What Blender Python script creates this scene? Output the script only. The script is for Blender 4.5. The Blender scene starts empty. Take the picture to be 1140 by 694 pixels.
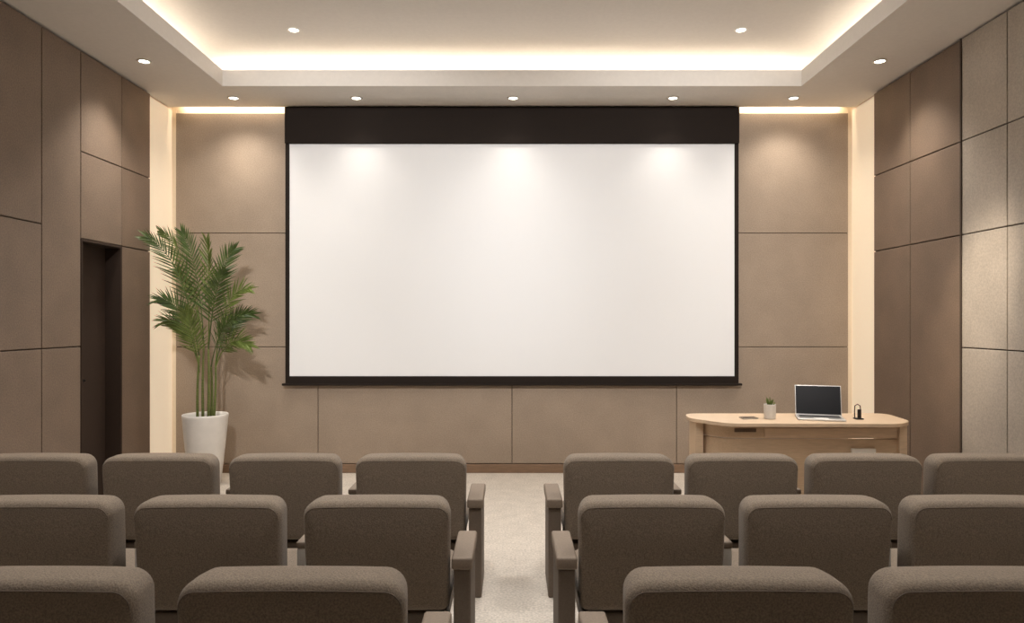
import bpy, bmesh, math, random
from mathutils import Vector, Matrix
random.seed(7)
S = bpy.context.scene
C = S.collection
PI = math.pi
F = 786.0; HY = 357.0; EYE = 1.5
S.view_settings.view_transform = 'Standard'

# ------------------------------------------------------------------ helpers
def lin(c):
    out = []
    for v in c:
        v = v/255.0
        out.append(v/12.92 if v <= .04045 else ((v+.055)/1.055)**2.4)
    return tuple(out)+(1.0,)

def M(name, col, rough=.6, var=.12, scale=60, bump=.0, metal=0.0, big=0.0, bigscale=1.5, spec=.5, emit=None, estr=0, sheen=0, stretch=(1,1,1)):
    m = bpy.data.materials.new(name); m.use_nodes = True
    nt = m.node_tree; N = nt.nodes; L = nt.links
    b = N['Principled BSDF']
    b.inputs['Roughness'].default_value = rough
    b.inputs['Metallic'].default_value = metal
    b.inputs['Specular IOR Level'].default_value = spec
    if sheen:
        b.inputs['Sheen Weight'].default_value = sheen
        b.inputs['Sheen Roughness'].default_value = .5
    lc = lin(col)
    if emit:
        b.inputs['Emission Color'].default_value = emit
        b.inputs['Emission Strength'].default_value = estr
    tc = N.new('ShaderNodeTexCoord')
    mp = N.new('ShaderNodeMapping'); mp.inputs['Scale'].default_value = stretch
    L.new(tc.outputs['Object'], mp.inputs['Vector'])
    nz = N.new('ShaderNodeTexNoise'); nz.inputs['Scale'].default_value = scale; nz.inputs['Detail'].default_value = 4
    L.new(mp.outputs['Vector'], nz.inputs['Vector'])
    mr = N.new('ShaderNodeMapRange')
    mr.inputs['From Min'].default_value = .3; mr.inputs['From Max'].default_value = .7
    mr.inputs['To Min'].default_value = 1-var; mr.inputs['To Max'].default_value = 1+var
    L.new(nz.outputs['Fac'], mr.inputs['Value'])
    val = mr.outputs['Result']
    if big:
        n2 = N.new('ShaderNodeTexNoise'); n2.inputs['Scale'].default_value = bigscale; n2.inputs['Detail'].default_value = 3
        L.new(tc.outputs['Object'], n2.inputs['Vector'])
        m2 = N.new('ShaderNodeMapRange')
        m2.inputs['From Min'].default_value = .3; m2.inputs['From Max'].default_value = .7
        m2.inputs['To Min'].default_value = 1-big; m2.inputs['To Max'].default_value = 1+big
        L.new(n2.outputs['Fac'], m2.inputs['Value'])
        mu = N.new('ShaderNodeMath'); mu.operation = 'MULTIPLY'
        L.new(val, mu.inputs[0]); L.new(m2.outputs['Result'], mu.inputs[1]); val = mu.outputs[0]
    vm = N.new('ShaderNodeVectorMath'); vm.operation = 'SCALE'
    vm.inputs[0].default_value = lc[:3]
    L.new(val, vm.inputs['Scale'])
    L.new(vm.outputs['Vector'], b.inputs['Base Color'])
    if bump:
        bp = N.new('ShaderNodeBump'); bp.inputs['Strength'].default_value = bump; bp.inputs['Distance'].default_value = .003
        L.new(nz.outputs['Fac'], bp.inputs['Height']); L.new(bp.outputs['Normal'], b.inputs['Normal'])
    return m

def bx(bm, x0, x1, y0, y1, z0, z1):
    r = bmesh.ops.create_cube(bm, size=1)
    for v in r['verts']:
        v.co = Vector((x0+(v.co.x+.5)*(x1-x0), y0+(v.co.y+.5)*(y1-y0), z0+(v.co.z+.5)*(z1-z0)))
    return r['verts']

def obj(name, bm, mat, parent=None, bevel=0, smooth=False, seg=2):
    bmesh.ops.recalc_face_normals(bm, faces=bm.faces)
    me = bpy.data.meshes.new(name); bm.to_mesh(me); bm.free()
    me.materials.append(mat)
    o = bpy.data.objects.new(name, me); C.objects.link(o)
    if parent: o.parent = parent
    if smooth:
        for p in me.polygons: p.use_smooth = True
    if bevel:
        md = o.modifiers.new('bevel', 'BEVEL'); md.width = bevel; md.segments = seg; md.limit_method = 'ANGLE'
        md.harden_normals = False
    return o

def box(name, dims, mat, parent=None, bevel=0):
    bm = bmesh.new(); bx(bm, *dims); return obj(name, bm, mat, parent, bevel)

def thing(name, label, cat, loc=(0,0,0), rz=0, group=None):
    o = bpy.data.objects.new(name, None); C.objects.link(o)
    o.empty_display_size = .1
    o.location = loc; o.rotation_euler = (0,0,rz)
    o['label'] = label; o['category'] = cat
    if group: o['group'] = group
    return o

def struct(o): o['kind'] = 'structure'; return o

def tube(bm, pts, rad, n=8, closed=False, cap=True):
    pts = [Vector(p) for p in pts]
    if not isinstance(rad, (list, tuple)): rad = [rad]*len(pts)
    rings = []; prev = None; m = len(pts)
    for i, p in enumerate(pts):
        if closed: t = pts[(i+1) % m]-pts[i-1]
        else: t = pts[min(i+1, m-1)]-pts[max(i-1, 0)]
        t.normalize()
        if prev is None:
            a = Vector((0,0,1)) if abs(t.z) < .9 else Vector((1,0,0))
            u = t.cross(a).normalized()
        else:
            u = (prev-t*prev.dot(t)).normalized()
        prev = u; w = t.cross(u)
        rings.append([bm.verts.new(p+(u*math.cos(2*PI*k/n)+w*math.sin(2*PI*k/n))*rad[i]) for k in range(n)])
    rng = range(m) if closed else range(m-1)
    for i in rng:
        A, B = rings[i], rings[(i+1) % m]
        for k in range(n):
            bm.faces.new((A[k], A[(k+1) % n], B[(k+1) % n], B[k]))
    if cap and not closed:
        bm.faces.new(rings[0][::-1]); bm.faces.new(rings[-1])

def lathe(bm, prof, n=40, cx=0, cy=0, close=True):
    rings = []
    for r, z in prof:
        rings.append([bm.verts.new((cx+r*math.cos(2*PI*k/n), cy+r*math.sin(2*PI*k/n), z)) for k in range(n)])
    for A, B in zip(rings, rings[1:]):
        for k in range(n): bm.faces.new((A[k], A[(k+1) % n], B[(k+1) % n], B[k]))
    if close:
        bm.faces.new(rings[0][::-1]); bm.faces.new(rings[-1])

def prism(bm, poly, z0, z1):
    a = [bm.verts.new((x,y,z0)) for x,y in poly]; b = [bm.verts.new((x,y,z1)) for x,y in poly]
    n = len(poly)
    bm.faces.new(a[::-1]); bm.faces.new(b)
    for i in range(n): bm.faces.new((a[i], a[(i+1)%n], b[(i+1)%n], b[i]))

def outline(w, h, rt, rb, i=0, n=7, sx=.45):
    """rounded rectangle in XZ, z 0..h; inset i on top and bottom, sx*i at the sides"""
    hw = w/2-i*sx; z0 = i; z1 = h-i
    rt = max(rt-i*.6, .012); rb = max(rb-i*.6, .012)
    pts = []
    for cx, cz, r, a0 in ((hw-rb, z0+rb, rb, -PI/2), (hw-rt, z1-rt, rt, 0), (-hw+rt, z1-rt, rt, PI/2), (-hw+rb, z0+rb, rb, PI)):
        for k in range(n+1):
            a = a0+PI/2*k/n
            pts.append((cx+r*math.cos(a), cz+r*math.sin(a)))
    out = []
    m = len(pts)
    for k in range(m):
        p, q = pts[k], pts[(k+1) % m]
        out.append(p)
        if (k+1) % (n+1) == 0:
            for s in range(1, 8):
                out.append((p[0]+(q[0]-p[0])*s/8, p[1]+(q[1]-p[1])*s/8))
    return out

def copy_tree(o, parent=None):
    c = o.copy(); C.objects.link(c)
    c.parent = parent
    for ch in list(o.children): copy_tree(ch, c)
    return c

# ------------------------------------------------------------------ materials
mt = {}
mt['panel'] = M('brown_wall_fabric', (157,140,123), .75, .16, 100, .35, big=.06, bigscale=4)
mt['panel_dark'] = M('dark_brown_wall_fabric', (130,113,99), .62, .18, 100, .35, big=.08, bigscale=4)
mt['panel_brown'] = M('deep_brown_wall_panel', (122,104,89), .58, .17, 100, .3, big=.08, bigscale=4)
mt['panel_grey'] = M('grey_stone_panel', (183,174,163), .42, .14, 85, .2, big=.07, bigscale=4)
mt['cream'] = M('cream_paint', (240,224,200), .7, .02, 40)
mt['glow'] = M('cream_wall_painted_glow', (226,208,182), .6, .02, 40, emit=(1.0,.83,.62,1), estr=.40)  # cream wall colour with added glow in place of the niche light
mt['wallback'] = M('dark_seam_backing', (70,58,49), .8, .05, 40)
mt['ceil'] = M('ceiling_paint', (230,225,219), .8, .02, 30)
mt['floor'] = M('pale_speckled_carpet', (198,189,178), .95, .22, 75, .5, big=.06, bigscale=8, spec=.1)
mt['wood_trim'] = M('brown_wood_trim', (130,104,82), .5, .15, 12, .05, stretch=(1,8,8))
mt['door'] = M('dark_brown_door', (62,50,43), .75, .08, 25, .05, stretch=(8,8,1), spec=.2)
mt['black'] = M('dark_brown_casing', (38,31,27), .7, .05, 80, spec=.12)
mt['screen'] = M('matte_white_screen', (239,240,242), .85, .008, 200, spec=.1)
mt['fabric'] = M('taupe_upholstery', (131,118,104), .92, .28, 200, .7, sheen=.12, big=.03, bigscale=9, spec=.2)
mt['piping'] = M('dark_taupe_piping', (112,100,88), .9, .12, 260, .3)
mt['arm'] = M('brown_arm_covering', (134,119,104), .65, .10, 140, .15)
mt['side'] = M('dark_brown_side_panel', (106,93,81), .65, .10, 140, .15)
mt['silver'] = M('brushed_metal', (236,233,229), .4, .05, 200)
mt['white'] = M('white_trim', (235,230,222), .5, .02, 80)
mt['lens'] = M('downlight_lens', (255,245,225), .4, .0, 10, emit=(1,.93,.82,1), estr=12)
mt['pot'] = M('white_ceramic', (238,234,229), .45, .03, 15)
mt['cup'] = M('pale_grey_ceramic', (210,205,198), .5, .04, 40)
mt['soil'] = M('dark_soil', (52,40,30), .95, .35, 60, .8)
mt['stem'] = M('green_cane', (108,118,62), .6, .2, 30, .1, stretch=(1,1,4))
mt['leaf'] = M('palm_leaf_green', (108,124,60), .45, .30, 14, .05)
mt['leaf2'] = M('palm_leaf_dark_green', (78,97,48), .45, .30, 14, .05)
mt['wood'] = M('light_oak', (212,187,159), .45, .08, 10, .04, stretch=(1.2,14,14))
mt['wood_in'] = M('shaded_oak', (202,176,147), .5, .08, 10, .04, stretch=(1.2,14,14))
mt['dark_in'] = M('slot_shade_brown', (96,77,62), .7, .08, 40)
mt['alu'] = M('silver_aluminium', (205,203,200), .35, .02, 120, metal=.6)
mt['lcd'] = M('dark_laptop_glass', (30,30,34), .4, .02, 10, spec=.2)
mt['keys'] = M('dark_keys', (55,54,55), .5, .3, 90)
mt['cover'] = M('dark_brown_cover', (84,68,56), .7, .05, 40)
mt['darkmetal'] = M('dark_metal', (48,44,42), .4, .06, 80, metal=.5)

WARM = (1.0, .89, .75); SPOTC = (1.0, .91, .80); FILL = (1.0, .97, .935)

# ------------------------------------------------------------------ room shell
HW = 3.36; PF = 3.31; YB = 7.0; YR = -1.6; ZC = 3.59; ZT = 3.94; BW = 3.312
bm = bmesh.new()
bx(bm, -HW-.2, HW+.2, YR-.2, YB+.2, -.1, 0)
bx(bm, -HW, HW, YR, 2.72, -.05, .055)         # low carpeted tier under the nearest row
struct(obj('floor', bm, mt['floor']))

# left wall with doorway
D0, D1, DZ = 5.42, 5.99, 2.13
bm = bmesh.new()
bx(bm, -HW-.25, -HW, YR, D0, 0, 4.0); bx(bm, -HW-.25, -HW, D1, YB, 0, 4.0); bx(bm, -HW-.25, -HW, D0, D1, DZ, 4.0)
wl = struct(obj('wall_left', bm, mt['cream']))
wr = struct(box('wall_right', (HW, HW+.2, YR, YB, 0, 4.0), mt['cream']))
wb = struct(box('wall_back', (-HW-.2, HW+.2, YB-.028, YB+.2, 0, 4.0), mt['cream']))
struct(box('wall_rear', (-HW-.2, HW+.2, YR-.2, YR, 0, 4.0), mt['panel_dark']))

G = .004
def side_panels(wall, sgn, cols):
    for y0, y1, zs, m in cols:
        x0, x1 = sorted((sgn*(HW), sgn*(PF+.02)))
        b = box('panel_backing', (x0, x1, y0, y1, zs[0], zs[-1]), mt['wallback'], wall)
        x0, x1 = sorted((sgn*(PF+.02), sgn*PF))
        for a, b_ in zip(zs, zs[1:]):
            box('wall_panel', (x0, x1, y0+G, y1-G, a+G, b_-G), mt[m], wall, .004)
    # cream wall strip beside the back wall, niche light put in as emission
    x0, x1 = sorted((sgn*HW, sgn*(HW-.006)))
    o = box('painted_glow_strip', (x0, x1, 6.462, YB-.029, .0, 3.575), mt['glow'], wall)
    o['label'] = 'cream wall strip with added glow'
    x0, x1 = sorted((sgn*(HW-.006), sgn*BW))
    box('cream_strip_return', (x0, x1, YB-.034, YB-.029, .0, 3.575), mt['cream'], wall)
TOP = 3.575
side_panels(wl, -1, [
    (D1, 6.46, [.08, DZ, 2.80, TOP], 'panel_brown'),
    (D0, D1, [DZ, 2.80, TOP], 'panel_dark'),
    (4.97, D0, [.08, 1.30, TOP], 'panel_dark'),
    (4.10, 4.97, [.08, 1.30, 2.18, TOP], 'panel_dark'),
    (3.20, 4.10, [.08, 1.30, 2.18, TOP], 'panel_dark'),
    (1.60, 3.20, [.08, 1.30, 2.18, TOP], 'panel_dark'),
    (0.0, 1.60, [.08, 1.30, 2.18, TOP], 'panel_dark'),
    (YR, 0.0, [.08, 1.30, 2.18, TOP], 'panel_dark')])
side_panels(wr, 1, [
    (5.87, 6.46, [.08, DZ, 2.82, TOP], 'panel_brown'),
    (5.20, 5.87, [.08, DZ, 2.82, TOP], 'panel_brown'),
    (4.72, 5.20, [.08, 1.30, DZ, 2.82, TOP], 'panel_grey'),
    (4.24, 4.72, [.08, 1.30, DZ, 2.82, TOP], 'panel_grey'),
    (3.20, 4.24, [.08, 1.30, DZ, 2.82, TOP], 'panel_grey'),
    (1.60, 3.20, [.08, 1.30, DZ, 2.82, TOP], 'panel_grey'),
    (0.0, 1.60, [.08, 1.30, DZ, 2.82, TOP], 'panel_grey'),
    (YR, 0.0, [.08, 1.30, DZ, 2.82, TOP], 'panel_grey')])
struct(box('trim_1', (PF-.008, PF, 5.193, 5.207, .08, TOP), mt['wallback']))
# back wall panels
GB = .003
box('panel_backing', (-BW, BW, YB-.03, YB-.0, .09, 3.545), mt['wallback'], wb)
for z0, z1, xs in ((.09, 1.24, [-BW, -1.91, 0, 1.62, BW]), (1.24, 2.36, [-BW, -2.0, 0, 2.0, BW]), (2.36, 3.545, [-BW, -2.0, 0, 2.0, BW])):
    for a, b_ in zip(xs, xs[1:]):
        box('wall_panel', (a+GB, b_-GB, YB-.05, YB-.03, z0+GB, z1-GB), mt['panel'], wb, .003)
struct(box('baseboard_back', (-BW, BW, YB-.065, YB-.028, 0, .085), mt['wood_trim'], bevel=.004))
bm = bmesh.new(); bx(bm, -HW, -PF, YR, D0, 0, .08); bx(bm, -HW, -PF, D1, 6.46, 0, .08)
struct(obj('baseboard_left', bm, mt['wood_trim'], bevel=.003))
struct(box('baseboard_right', (PF, HW, YR, 6.46, 0, .08), mt['wood_trim'], bevel=.003))

# door in the left wall
bm = bmesh.new()
bx(bm, -HW-.14, -HW-.08, D0+.02, D1-.02, .01, DZ-.02)
dr = struct(obj('door_1', bm, mt['door'], bevel=.003))
bm = bmesh.new()
bx(bm, -HW-.14, -PF+.004, D0, D0+.02, 0, DZ); bx(bm, -HW-.14, -PF+.004, D1-.02, D1, 0, DZ); bx(bm, -HW-.14, -PF+.004, D0+.02, D1-.02, DZ-.02, DZ)
obj('door_frame', bm, mt['door'], dr, .003)
bm = bmesh.new(); tube(bm, [(-HW-.08, D0+.09, 1.02), (-HW-.04, D0+.09, 1.02), (-HW-.04, D0+.20, 1.02)], .009)
obj('door_handle', bm, mt['darkmetal'], dr, smooth=True)

# ceiling: soffit ring, lip, cove, raised tray
TX = 2.58; TY0, TY1 = -.9, 6.29; CV = .42; SL = YB-.085
bm = bmesh.new()
bx(bm, -HW, -TX, YR, SL, ZC, ZC+.05); bx(bm, TX, HW, YR, SL, ZC, ZC+.05)
bx(bm, -TX, TX, TY1, SL, ZC, ZC+.05); bx(bm, -TX, TX, YR, TY0, ZC, ZC+.05)
LP = .144; t = .03
bx(bm, -TX-t, -TX, TY0-t, TY1+t, ZC+.05, ZC+LP); bx(bm, TX, TX+t, TY0-t, TY1+t, ZC+.05, ZC+LP)
bx(bm, -TX, TX, TY1, TY1+t, ZC+.05, ZC+LP); bx(bm, -TX, TX, TY0-t, TY0, ZC+.05, ZC+LP)
bx(bm, -HW, -TX-CV, YR, SL, ZC+.05, ZT); bx(bm, TX+CV, HW, YR, SL, ZC+.05, ZT)
bx(bm, -TX-CV, TX+CV, TY1+CV, SL, ZC+.05, ZT); bx(bm, -TX-CV, TX+CV, YR, TY0-CV, ZC+.05, ZT)
bx(bm, -HW, HW, YR, YB, ZT, ZT+.1)
struct(obj('ceiling', bm, mt['ceil']))

# ------------------------------------------------------------------ lights
def area(name, loc, direction, sx, sy, watts, col=WARM):
    l = bpy.data.lights.new(name, 'AREA'); l.shape = 'RECTANGLE'; l.size = sx; l.size_y = sy
    l.energy = watts; l.color = col
    o = bpy.data.objects.new(name, l); C.objects.link(o); o.location = loc
    o.rotation_euler = direction
    return o
def spot(name, loc, watts, size=95, blend=.9, col=SPOTC, rot=(0,0,0), soft=.04):
    l = bpy.data.lights.new(name, 'SPOT'); l.energy = watts; l.spot_size = math.radians(size); l.spot_blend = blend
    l.color = col; l.shadow_soft_size = soft
    o = bpy.data.objects.new(name, l); C.objects.link(o); o.location = loc; o.rotation_euler = rot
    return o
def aim(v): return Vector(v).to_track_quat('-Z','Y').to_euler()
ZL = ZC+.24; off = CV-.045; WPM = 2.0; WIN = .85
UP = (PI,0,0)
area('cove_lamp', (0, TY1+off, ZL), UP, 2*TX+.5, .04, WPM*2*TX)
area('cove_lamp', (0, TY0-off, ZL), UP, 2*TX+.5, .04, WPM*2*TX)
area('cove_lamp', (0, TY1+.30, ZC+.13), aim((0,-.75,.66)), 2*TX, .04, WIN*2*TX)
area('cove_lamp', (0, TY0-.30, ZC+.13), aim((0,.75,.66)), 2*TX, .04, WIN*2*TX)
for s in (-1, 1):
    area('cove_lamp', (s*(TX+off), (TY0+TY1)/2, ZL), UP, .04, TY1-TY0+.5, WPM*(TY1-TY0))
    area('cove_lamp', (s*(TX+.30), (TY0+TY1)/2, ZC+.13), aim((-s*.75,0,.66)), TY1-TY0, .04, WIN*(TY1-TY0))
    area('wall_wash_lamp', (s*2.72, YB-.074, ZC+.06), aim((0,.15,-1)), 1.0, .016, 4.0, (1.0,.82,.60))

def downlight(x, y, z, label, watts, size=95, blend=1.0, soft=.10):
    t = thing('downlight', label, 'ceiling light', (x,y,z), 0, 'recessed ceiling downlights')
    bm = bmesh.new(); lathe(bm, [(.056,0),(.056,-.006),(.050,-.010),(.040,-.008),(.037,-.001),(.037,0)], 32, close=False)
    obj('trim_ring', bm, mt['white'], t, smooth=True)
    bm = bmesh.new(); lathe(bm, [(.037,-.001),(.037,-.004)], 32)
    obj('lens', bm, mt['lens'], t)
    spot('downlight_lamp', (x,y,z-.03), watts, size, blend, soft=soft)
for (x, lab, w, sz) in ((-2.61, 'recessed downlight in the ceiling strip above the palm', 58, 128), (-1.46, 'recessed downlight over the left third of the screen', 20, 104), (0.01, 'recessed downlight over the middle of the screen', 17, 104), (1.51, 'recessed downlight over the right third of the screen', 20, 104), (2.64, 'recessed downlight in the ceiling strip right of the screen above the desk side', 58, 128)):
    downlight(x, 6.62, ZC, lab, w, sz)
downlight(-2.96, 5.68, ZC, 'recessed downlight in the left lower ceiling above the doorway', 105, 104)
downlight(2.96, 5.68, ZC, 'recessed downlight in the right lower ceiling beside the brown side panels', 105, 104)
downlight(-1.83, 5.92, ZT, 'left recessed downlight in the raised ceiling tray', 75)
downlight(1.92, 5.92, ZT, 'right recessed downlight in the raised ceiling tray', 75)
# further ceiling lamps over the seats, above the frame
for x in (-1.85, 0, 1.85):
    for y, wv in ((4.5, 170), (2.5, 185 if x == 0 else 145)): spot('seating_lamp', (x, y, ZT-.05), wv, 104, 1.0, FILL, soft=.22)
for s in (-1, 1):
    for y in (3.2,): spot('soffit_lamp', (s*2.96, y, ZC-.03), 55, 120)
# two added, unseen fill spots that even out the screen's brightness
for s in (-1, 1):
    loc = Vector((s*1.5, 1.2, ZT-.12)); tgt = Vector((s*1.5, 6.9, 2.2))
    o = spot('added_screen_fill', loc, 770, 52, 1.0, FILL, soft=.12)
    o.rotation_euler = aim(tgt-loc)
loc = Vector((2.2, 4.2, ZC-.02)); tgt = Vector((PF, 5.02, 1.62))  # added unseen spot, puts a warm glow on the grey panels
o = spot('added_panel_glow_lamp', loc, 320, 24, 1.0, (1.0,.84,.66), soft=.1); o.rotation_euler = aim(tgt-loc)

# ------------------------------------------------------------------ projection screen
ps = thing('projection_screen', 'large white pull-down projection screen with dark housing on the panelled wall', 'projection screen', (0, 6.90, 0))
box('housing', (-2.212, 2.212, -.035, .0485, 3.225, 3.580), mt['black'], ps, .003)
box('screen_fabric', (-2.172, 2.172, -.006, .004, .956, 3.225), mt['screen'], ps)
bm = bmesh.new()
bx(bm, -2.212, -2.172, -.010, .006, .885, 3.225); bx(bm, 2.172, 2.212, -.010, .006, .885, 3.225); bx(bm, -2.172, 2.172, -.010, .006, .885, .956)
obj('border', bm, mt['black'], ps)
bm = bmesh.new(); bx(bm, -2.245, 2.245, -.022, .02, .864, .886)
obj('bottom_bar', bm, mt['black'], ps, .005)

# ------------------------------------------------------------------ palm
PX, PY = -2.815, 6.48
palm = thing('potted_palm', 'tall green palm in a white tapered floor pot beside the screen', 'potted plant', (PX, PY, 0))
bm = bmesh.new()
lathe(bm, [(r*.95,z) for r,z in [(.135,0),(.14,.005),(.165,.2),(.19,.42),(.207,.61),(.210,.635),(.206,.642),(.196,.640),(.190,.60),(.185,.55)]], 48)
obj('pot', bm, mt['pot'], palm, smooth=True)
bm = bmesh.new(); lathe(bm, [(r*.95,z) for r,z in [(.186,.56),(.190,.585),(.12,.60),(.02,.605)]], 32)
obj('soil', bm, mt['soil'], palm, smooth=True)
def P(px, py, dy=0):
    d = PY+dy
    return Vector(((px-570)/F*d-PX, dy, EYE+(HY-py)/F*d))
def bez(a, b, c, t): return a*(1-t)**2+b*2*t*(1-t)+c*t*t
def clampv(v):
    v.x = max(v.x, -3.285-PX); v.y = min(v.y, 6.92-PY); return v
def frond(b, c, t, L, roll, mat, n=22, s0=.24):
    bm = bmesh.new()
    pts = [bez(b,c,t,k/16) for k in range(17)]
    tube(bm, [clampv(p.copy()) for p in pts], [.006*(1-.75*k/16) for k in range(17)], 6)
    for k in range(n):
        s = s0+(1-s0)*(k+.3)/n
        p = bez(b,c,t,s); T = (bez(b,c,t,min(1,s+.02))-bez(b,c,t,s-.02)).normalized()
        V0 = Vector((0,-1,0)); Sv = T.cross(V0)
        if Sv.length < .2: Sv = T.cross(Vector((1,0,0)))
        Sv.normalize(); Nv = Sv.cross(T).normalized()
        q_ = Matrix.Rotation(roll, 3, T); Sv = q_ @ Sv; Nv = q_ @ Nv
        u_ = (s-s0)/(1-s0)
        ln = L*(.62+.38*math.sin(PI*min(1,.15+.75*u_)))*(1-.40*u_**2)
        for side in (-1, 1):
            j = random.uniform(-.10,.10)
            d = (Sv*side*(.76-.40*u_)+T*(.70+.32*u_+j)+Nv*(.12+random.uniform(-.16,.16))).normalized()
            W = (d.cross(Nv)*.9+Nv*random.uniform(-.4,.4)).normalized()
            l = ln*random.uniform(.85,1.12); w = .0074*random.uniform(.8,1.15)
            prev = None
            for q, ww in ((0,.35),(.18,.95),(.42,1.0),(.72,.6),(1.0,.02)):
                cpt = p+d*l*q+Vector((0,0,-1))*l*.10*q*q
                a = bm.verts.new(clampv(cpt+W*w*ww)); m_ = bm.verts.new(clampv(cpt-Nv*w*.35*ww)); e = bm.verts.new(clampv(cpt-W*w*ww))
                if prev:
                    bm.faces.new((prev[0],prev[1],m_,a)); bm.faces.new((prev[1],prev[2],e,m_))
                prev = (a,m_,e)
    return obj('frond', bm, mat, palm)
canes = [((220,462),(219,430),(222,396),-.05), ((226,462),(225,425),(227,383),.03), ((232,462),(233,420),(232,388),-.06), ((238,462),(241,430),(240,405),.04), ((235,462),(237,435),(235,408),.08)]
for a,b_,c_,dy in canes:
    bm = bmesh.new()
    A,B_,C_ = P(*a,dy*.6),P(*b_,dy),P(*c_,dy); A.z = .595
    tube(bm, [bez(A,B_,C_,k/12) for k in range(13)], [.014*(1-.4*k/12) for k in range(13)], 8)
    obj('stem', bm, mt['stem'], palm, smooth=True)
fr = [((222,397),(204,280),(162,264),-.05,-.30,.3),  ((227,385),(210,272),(178,257),.03,.05,-.4),  ((227,385),(222,288),(202,258),.03,-.12,.5),
      ((232,390),(234,298),(230,266),-.06,-.30,-.3), ((232,390),(240,293),(262,277),-.06,-.05,.4), ((240,407),(247,316),(279,322),.04,-.15,-.3),
      ((240,407),(252,346),(281,350),.04,.10,.4),  ((240,409),(254,366),(279,386),.04,-.15,-.4),   ((222,409),(206,330),(176,334),-.05,-.25,.4),
      ((222,409),(206,352),(182,358),-.05,-.1,-.4), ((232,390),(237,320),(251,301),-.06,-.35,.5),
      ((227,385),(214,312),(196,300),.03,.15,-.5), ((235,409),(244,358),(262,356),.08,-.25,-.5),
      ((222,415),(216,366),(206,346),-.05,-.32,.5)]
for i,(a,b_,c_,dy0,dy1,roll) in enumerate(fr):
    frond(P(*a,dy0), P(*b_,(dy0+dy1)/2), P(*c_,dy1), .22, roll, mt['leaf' if i % 2 else 'leaf2'])

# ------------------------------------------------------------------ desk
dk = thing('desk', 'light oak presenter desk with curved left end standing right of the screen', 'desk', (2.15, 5.4, 0))
def dl(x): return x-2.15
def dy(y): return y-5.4
def rounded(poly, r, n=6):
    out = []
    m = len(poly)
    for i in range(m):
        p0, p, p1 = Vector(poly[i-1]), Vector(poly[i]), Vector(poly[(i+1)%m])
        a = p+(p0-p).normalized()*r; b_ = p+(p1-p).normalized()*r
        for k in range(n+1):
            out.append(tuple(bez(a,p,b_,k/n)))
    return out
top = rounded([(dl(1.395),dy(5.70)),(dl(1.355),dy(5.44)),(dl(1.58),dy(5.15)),(dl(2.82),dy(5.12)),(dl(2.975),dy(5.26)),(dl(3.02),dy(5.70))], .095)
bm = bmesh.new(); prism(bm, top, .722, .75); obj('desktop', bm, mt['wood'], dk, .004)
bm = bmesh.new(); bx(bm, dl(1.41), dl(1.47), dy(5.42), dy(5.62), 0, .722); obj('leg', bm, mt['wood'], dk, .004)
bm = bmesh.new(); bx(bm, dl(2.875), dl(2.935), dy(5.24), dy(5.62), 0, .722); obj('leg', bm, mt['wood'], dk, .004)
def strip(pts, th):
    out = []
    for i,p in enumerate(pts):
        a = Vector(pts[max(i-1,0)]); b_ = Vector(pts[min(i+1,len(pts)-1)]); tt = (b_-a).normalized(); nn = Vector((-tt.y,tt.x))
        out.append((Vector(p)+nn*th))
    return [tuple(p) for p in pts]+[tuple(p) for p in out[::-1]]
curve = [tuple(bez(Vector((dl(1.47),dy(5.50))),Vector((dl(1.52),dy(5.30))),Vector((dl(1.72),dy(5.28))),k/10)) for k in range(11)]+[(dl(2.875),dy(5.27))]
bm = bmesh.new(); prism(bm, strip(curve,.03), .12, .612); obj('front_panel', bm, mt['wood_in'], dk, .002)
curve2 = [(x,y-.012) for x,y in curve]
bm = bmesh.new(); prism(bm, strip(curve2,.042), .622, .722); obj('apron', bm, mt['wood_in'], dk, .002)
bm = bmesh.new(); bx(bm, dl(1.88), dl(2.86), dy(5.246), dy(5.262), .634, .700); obj('drawer', bm, mt['wood'], dk, .002)
bm = bmesh.new(); bx(bm, dl(1.66), dl(1.82), dy(5.258), dy(5.275), .668, .694); obj('painted_slot', bm, mt['dark_in'], dk, .002)  # solid dark block; the open slot's shade is put into its colour
bm = bmesh.new(); bx(bm, dl(2.53), dl(2.71), dy(5.255), dy(5.28), .51, .545); o = obj('outlet_plate', bm, mt['white'], dk, .003); o['label'] = 'small white plate on the desk front'

# notebook lying on the desk
nb = thing('notebook', 'small dark brown notebook lying flat on the desk left of the cup', 'notebook', (1.81, 5.40, .75), .12)
box('page_block', (-.058, .058, -.040, .040, .002, .008), mt['white'], nb)
bm = bmesh.new(); bx(bm, -.06, .06, -.042, .042, .0005, .002); bx(bm, -.06, .06, -.042, .042, .008, .0095); obj('cover', bm, mt['cover'], nb)

# laptop
lp = thing('laptop', 'open silver laptop with a dark screen on the oak desk', 'laptop', (2.34, 5.36, .75), math.radians(-17))
bm = bmesh.new(); bx(bm, -.167, .167, -.11, .115, .0005, .016); obj('base', bm, mt['alu'], lp, .005)
box('keyboard', (-.145, .145, -.02, .09, .016, .0175), mt['keys'], lp)
box('trackpad', (-.05, .05, -.098, -.035, .016, .0168), mt['silver'], lp)
R = Matrix.Translation((0,.112,.014)) @ Matrix.Rotation(math.radians(-14), 4, 'X')
bm = bmesh.new(); bx(bm, -.167, .167, -.004, .004, 0, .235); bm.transform(R); lid = obj('lid', bm, mt['alu'], lp, .003)
bm = bmesh.new(); bx(bm, -.161, .161, -.0055, -.004, .010, .229); bm.transform(R); obj('display', bm, mt['lcd'], lid)

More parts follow.
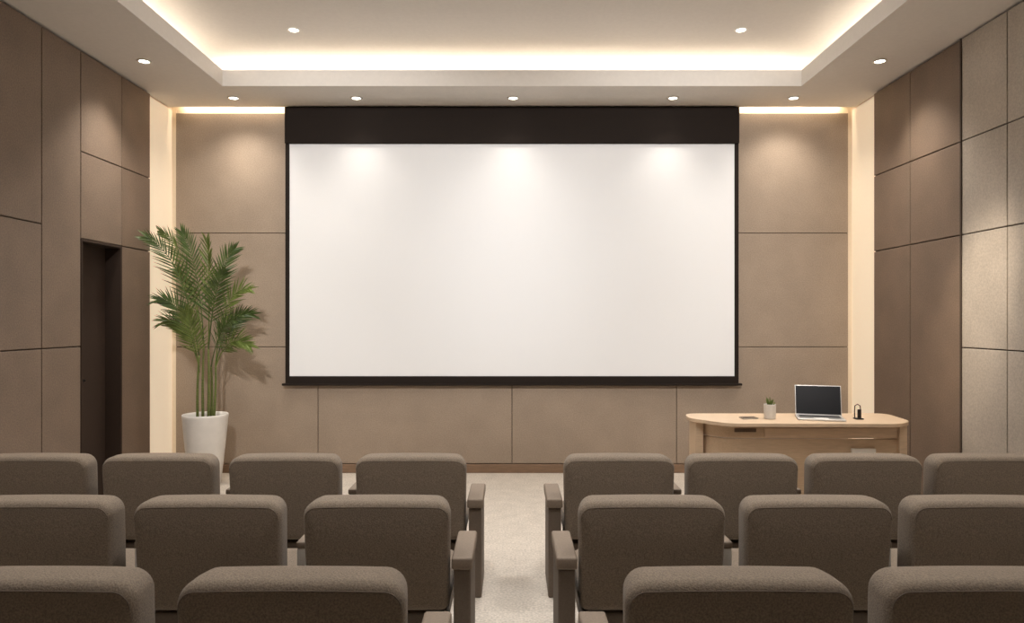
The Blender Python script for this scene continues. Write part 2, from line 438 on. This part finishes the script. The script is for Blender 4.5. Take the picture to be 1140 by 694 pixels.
# small plant on the desk
sp = thing('small_planter', 'small pale ribbed cup with green shoots on the desk left of the laptop', 'plant pot', (1.965, 5.38, .75))
bm = bmesh.new()
n = 48; rings = []
for r, z in ((.034,.0005),(.040,.004),(.043,.05),(.045,.108),(.043,.112),(.039,.108),(.038,.095)):
    rings.append([bm.verts.new(((r+(.0012 if k%4<2 and z<.1 else 0))*math.cos(2*PI*k/n), (r+(.0012 if k%4<2 and z<.1 else 0))*math.sin(2*PI*k/n), z)) for k in range(n)])
for A,B_ in zip(rings, rings[1:]):
    for k in range(n): bm.faces.new((A[k],A[(k+1)%n],B_[(k+1)%n],B_[k]))
bm.faces.new(rings[0][::-1]); bm.faces.new(rings[-1])
obj('pot', bm, mt['cup'], sp)
bm = bmesh.new()
for k in range(12):
    a = 2*PI*k/12+random.uniform(-.2,.2); r0 = random.uniform(.004,.028); tl = random.uniform(.045,.09); lean = random.uniform(.1,.45)
    b0 = Vector((r0*math.cos(a), r0*math.sin(a), .09)); d = Vector((lean*math.cos(a), lean*math.sin(a), 1)).normalized()
    for W in (Vector((-math.sin(a), math.cos(a), 0)), Vector((math.cos(a), math.sin(a), 0))):
        prev = None
        for q, ww in ((0,.8),(.4,1),(.8,.8),(1,.1)):
            c_ = b0+d*tl*q
            v = (bm.verts.new(c_+W*.0048*ww), bm.verts.new(c_-W*.0048*ww))
            if prev: bm.faces.new((prev[0],prev[1],v[1],v[0]))
            prev = v
obj('foliage', bm, mt['leaf'], sp)

# small dark holder right of the laptop
ph = thing('desk_holder', 'small dark metal holder standing on the desk right of the laptop', 'desk accessory', (2.63, 5.36, .75))
bm = bmesh.new(); bx(bm, -.028, .028, -.03, .03, .0005, .010); obj('base', bm, mt['darkmetal'], ph, .003)
bm = bmesh.new(); tube(bm, [(-.022,.01,.008),(-.024,.012,.05),(-.020,.015,.10),(0,.016,.112),(.020,.015,.10),(.024,.012,.05),(.022,.01,.008)], .004)
obj('loop', bm, mt['darkmetal'], ph, smooth=True)
bm = bmesh.new(); bx(bm, -.006, .020, -.006, .006, .008, .075); obj('upright', bm, mt['darkmetal'], ph, .002)

# ------------------------------------------------------------------ chairs
W, H, TH, Z0 = .605, .458, .16, .30
RT = .060
def cushion_bm(w, h, t, rt, rb, e, crown=.005, taper=.03, bulge=.010, sx=.45, depth_taper=.0):
    bm = bmesh.new(); rings = []
    def ring(y, i):
        rr = []
        for x, z in outline(w, h, rt, rb, i, sx=sx):
            zz = z+crown*(1-(2*x/w)**2)*(z/h)
            xx = x*(1-taper*(1-z/h))*(1-depth_taper*max(0,(y+t/2-e)/t))
            rr.append(bm.verts.new((xx, y, zz)))
        return rr
    prof = []
    for i, b in ((.18,1.0),(.12,.85),(.075,.45),):
        prof.append((-t/2-bulge*b, i))
    for k in range(9):
        a = PI/2*k/8
        prof.append((-t/2+e*(1-math.cos(a)), e*(1-math.sin(a))))
    prof.append((0, -.003))
    for y, i in prof[:-1][::-1]: prof.append((-y, i))
    rings = [ring(y,i) for y,i in prof]
    for A,B_ in zip(rings, rings[1:]):
        m = len(A)
        for k in range(m): bm.faces.new((A[k],A[(k+1)%m],B_[(k+1)%m],B_[k]))
    for rg in (rings[0], rings[-1]):
        c = Vector((0,0,0))
        for v in rg: c += v.co
        cv = bm.verts.new(c/len(rg))
        for k in range(len(rg)): bm.faces.new((rg[k], rg[(k+1)%len(rg)], cv))
    return bm
SH = Matrix(((1,0,0,0),(0,1,-.07,.115),(0,0,1,Z0),(0,0,0,1)))
EDGE = .036
def piping_bm(w, h, t, rt, rb, e, crown=.005, taper=.03):
    """fine seam cord along the top edge of the back, rear side"""
    bm = bmesh.new()
    a = math.radians(22)
    y = -t/2+e*(1-math.cos(a)); i = e*(1-math.sin(a))
    pts = [(x*(1-taper*(1-z/h)), y, z+crown*(1-(2*x/w)**2)*(z/h)) for x,z in outline(w,h,rt,rb,i) if z > h-.075]
    tube(bm, pts, .0017, 6)
    return bm
bb = cushion_bm(W, H, TH, RT, .04, EDGE, depth_taper=.07); bb.transform(SH)
pb = piping_bm(W, H, TH, RT, .04, EDGE); pb.transform(SH)
def to_mesh(name, bm, mat):
    bmesh.ops.recalc_face_normals(bm, faces=bm.faces)
    me = bpy.data.meshes.new(name); bm.to_mesh(me); bm.free(); me.materials.append(mat)
    for p in me.polygons: p.use_smooth = True
    return me
backm = to_mesh('backrest', bb, mt['fabric']); pipem = to_mesh('piping', pb, mt['piping'])
sb = cushion_bm(.575, .44, .12, .06, .04, .04, crown=0, taper=0, sx=1)
sb.transform(Matrix.Rotation(-PI/2, 4, 'X'))
seatm = to_mesh('seat', sb, mt['fabric'])
sh = .17-min(v.co.y for v in seatm.vertices)
for v in seatm.vertices: v.co.y += sh
sh = .40-max(v.co.z for v in seatm.vertices)
for v in seatm.vertices: v.co.z += sh
def ch(name, me, parent):
    o = bpy.data.objects.new(name, me); C.objects.link(o); o.parent = parent; return o
def rbox_obj(name, dims, mat, parent, bev):
    o = box(name, dims, mat, parent, bev)
    o.modifiers['bevel'].segments = 4
    for p in o.data.polygons: p.use_smooth = True
    return o
def make_chair(side, aisle):
    t = thing('auditorium_chair', 'taupe chair', 'chair')
    b = ch('backrest', backm, t); ch('piping', pipem, b); ch('seat', seatm, t)
    box('seat_base', (-.27,.27,.12,.55,.16,.265), mt['side'], t, .01)
    box('pedestal', (-.07,.07,.22,.46,0,.16), mt['side'], t, .01)
    s = side
    a0,a1 = sorted((s*.305, s*.370))
    a = rbox_obj('armrest', (a0,a1,.15,.46,.525,.555), mt['arm'], t, .008)
    a0,a1 = sorted((s*.308, s*.366))
    br = box('bracket', (a0,a1,.152,.19,.40,.525), mt['silver'], a, .003); br['label'] = 'pale metal bracket'
    a0,a1 = sorted((s*.314, s*.360))
    box('side_panel', (a0,a1,.19,.44,0,.525), mt['side'], t, .006)
    if aisle:
        a0,a1 = sorted((-s*.306, -s*.392))
        a = rbox_obj('armrest', (a0,a1,.0,.38,.487,.537), mt['arm'], t, .010)
        a0,a1 = sorted((-s*.314, -s*.384))
        box('side_panel', (a0,a1,.012,.365,0,.487), mt['side'], t, .008)
    return t
protos = {}
seatpos = ['aisle seat', 'second seat from the aisle', 'third seat from the aisle', 'fourth seat from the aisle']
rows = [(3.80, 0, 4, 'far row', .558, .570, .686, .670), (2.86, 0, 3, 'middle row', .562, .562, .692, .680), (1.83, .055, 2, 'nearest row', .590, .588, .708, .686)]
for y, z, n, rn, xl, xr, pl, pr in rows:
    for side in (-1, 1):
        for k in range(n):
            kk = (side, k == 0)
            if kk not in protos: o = protos[kk] = make_chair(*kk)
            else: o = copy_tree(protos[kk])
            o.location = ((-(xl+pl*k) if side < 0 else xr+pr*k)+.010, y, z)
            blk = 'left' if side < 0 else 'right'
            o['label'] = 'taupe auditorium chair, %s, %s block, %s' % (rn, blk, seatpos[k])
            o['group'] = 'rows of taupe auditorium chairs'

# ------------------------------------------------------------------ world + camera
w = bpy.data.worlds.new('World'); S.world = w; w.use_nodes = True
w.node_tree.nodes['Background'].inputs[0].default_value = (.9,.8,.7,1); w.node_tree.nodes['Background'].inputs[1].default_value = .1
cam = bpy.data.cameras.new('camera'); cam.sensor_width = 36; cam.lens = F/1140*36
cam.shift_y = (HY-347)/1140
cam.clip_start = .05
co = bpy.data.objects.new('camera', cam); C.objects.link(co); co.location = (0,0,EYE); co.rotation_euler = (PI/2,0,0)
S.camera = co
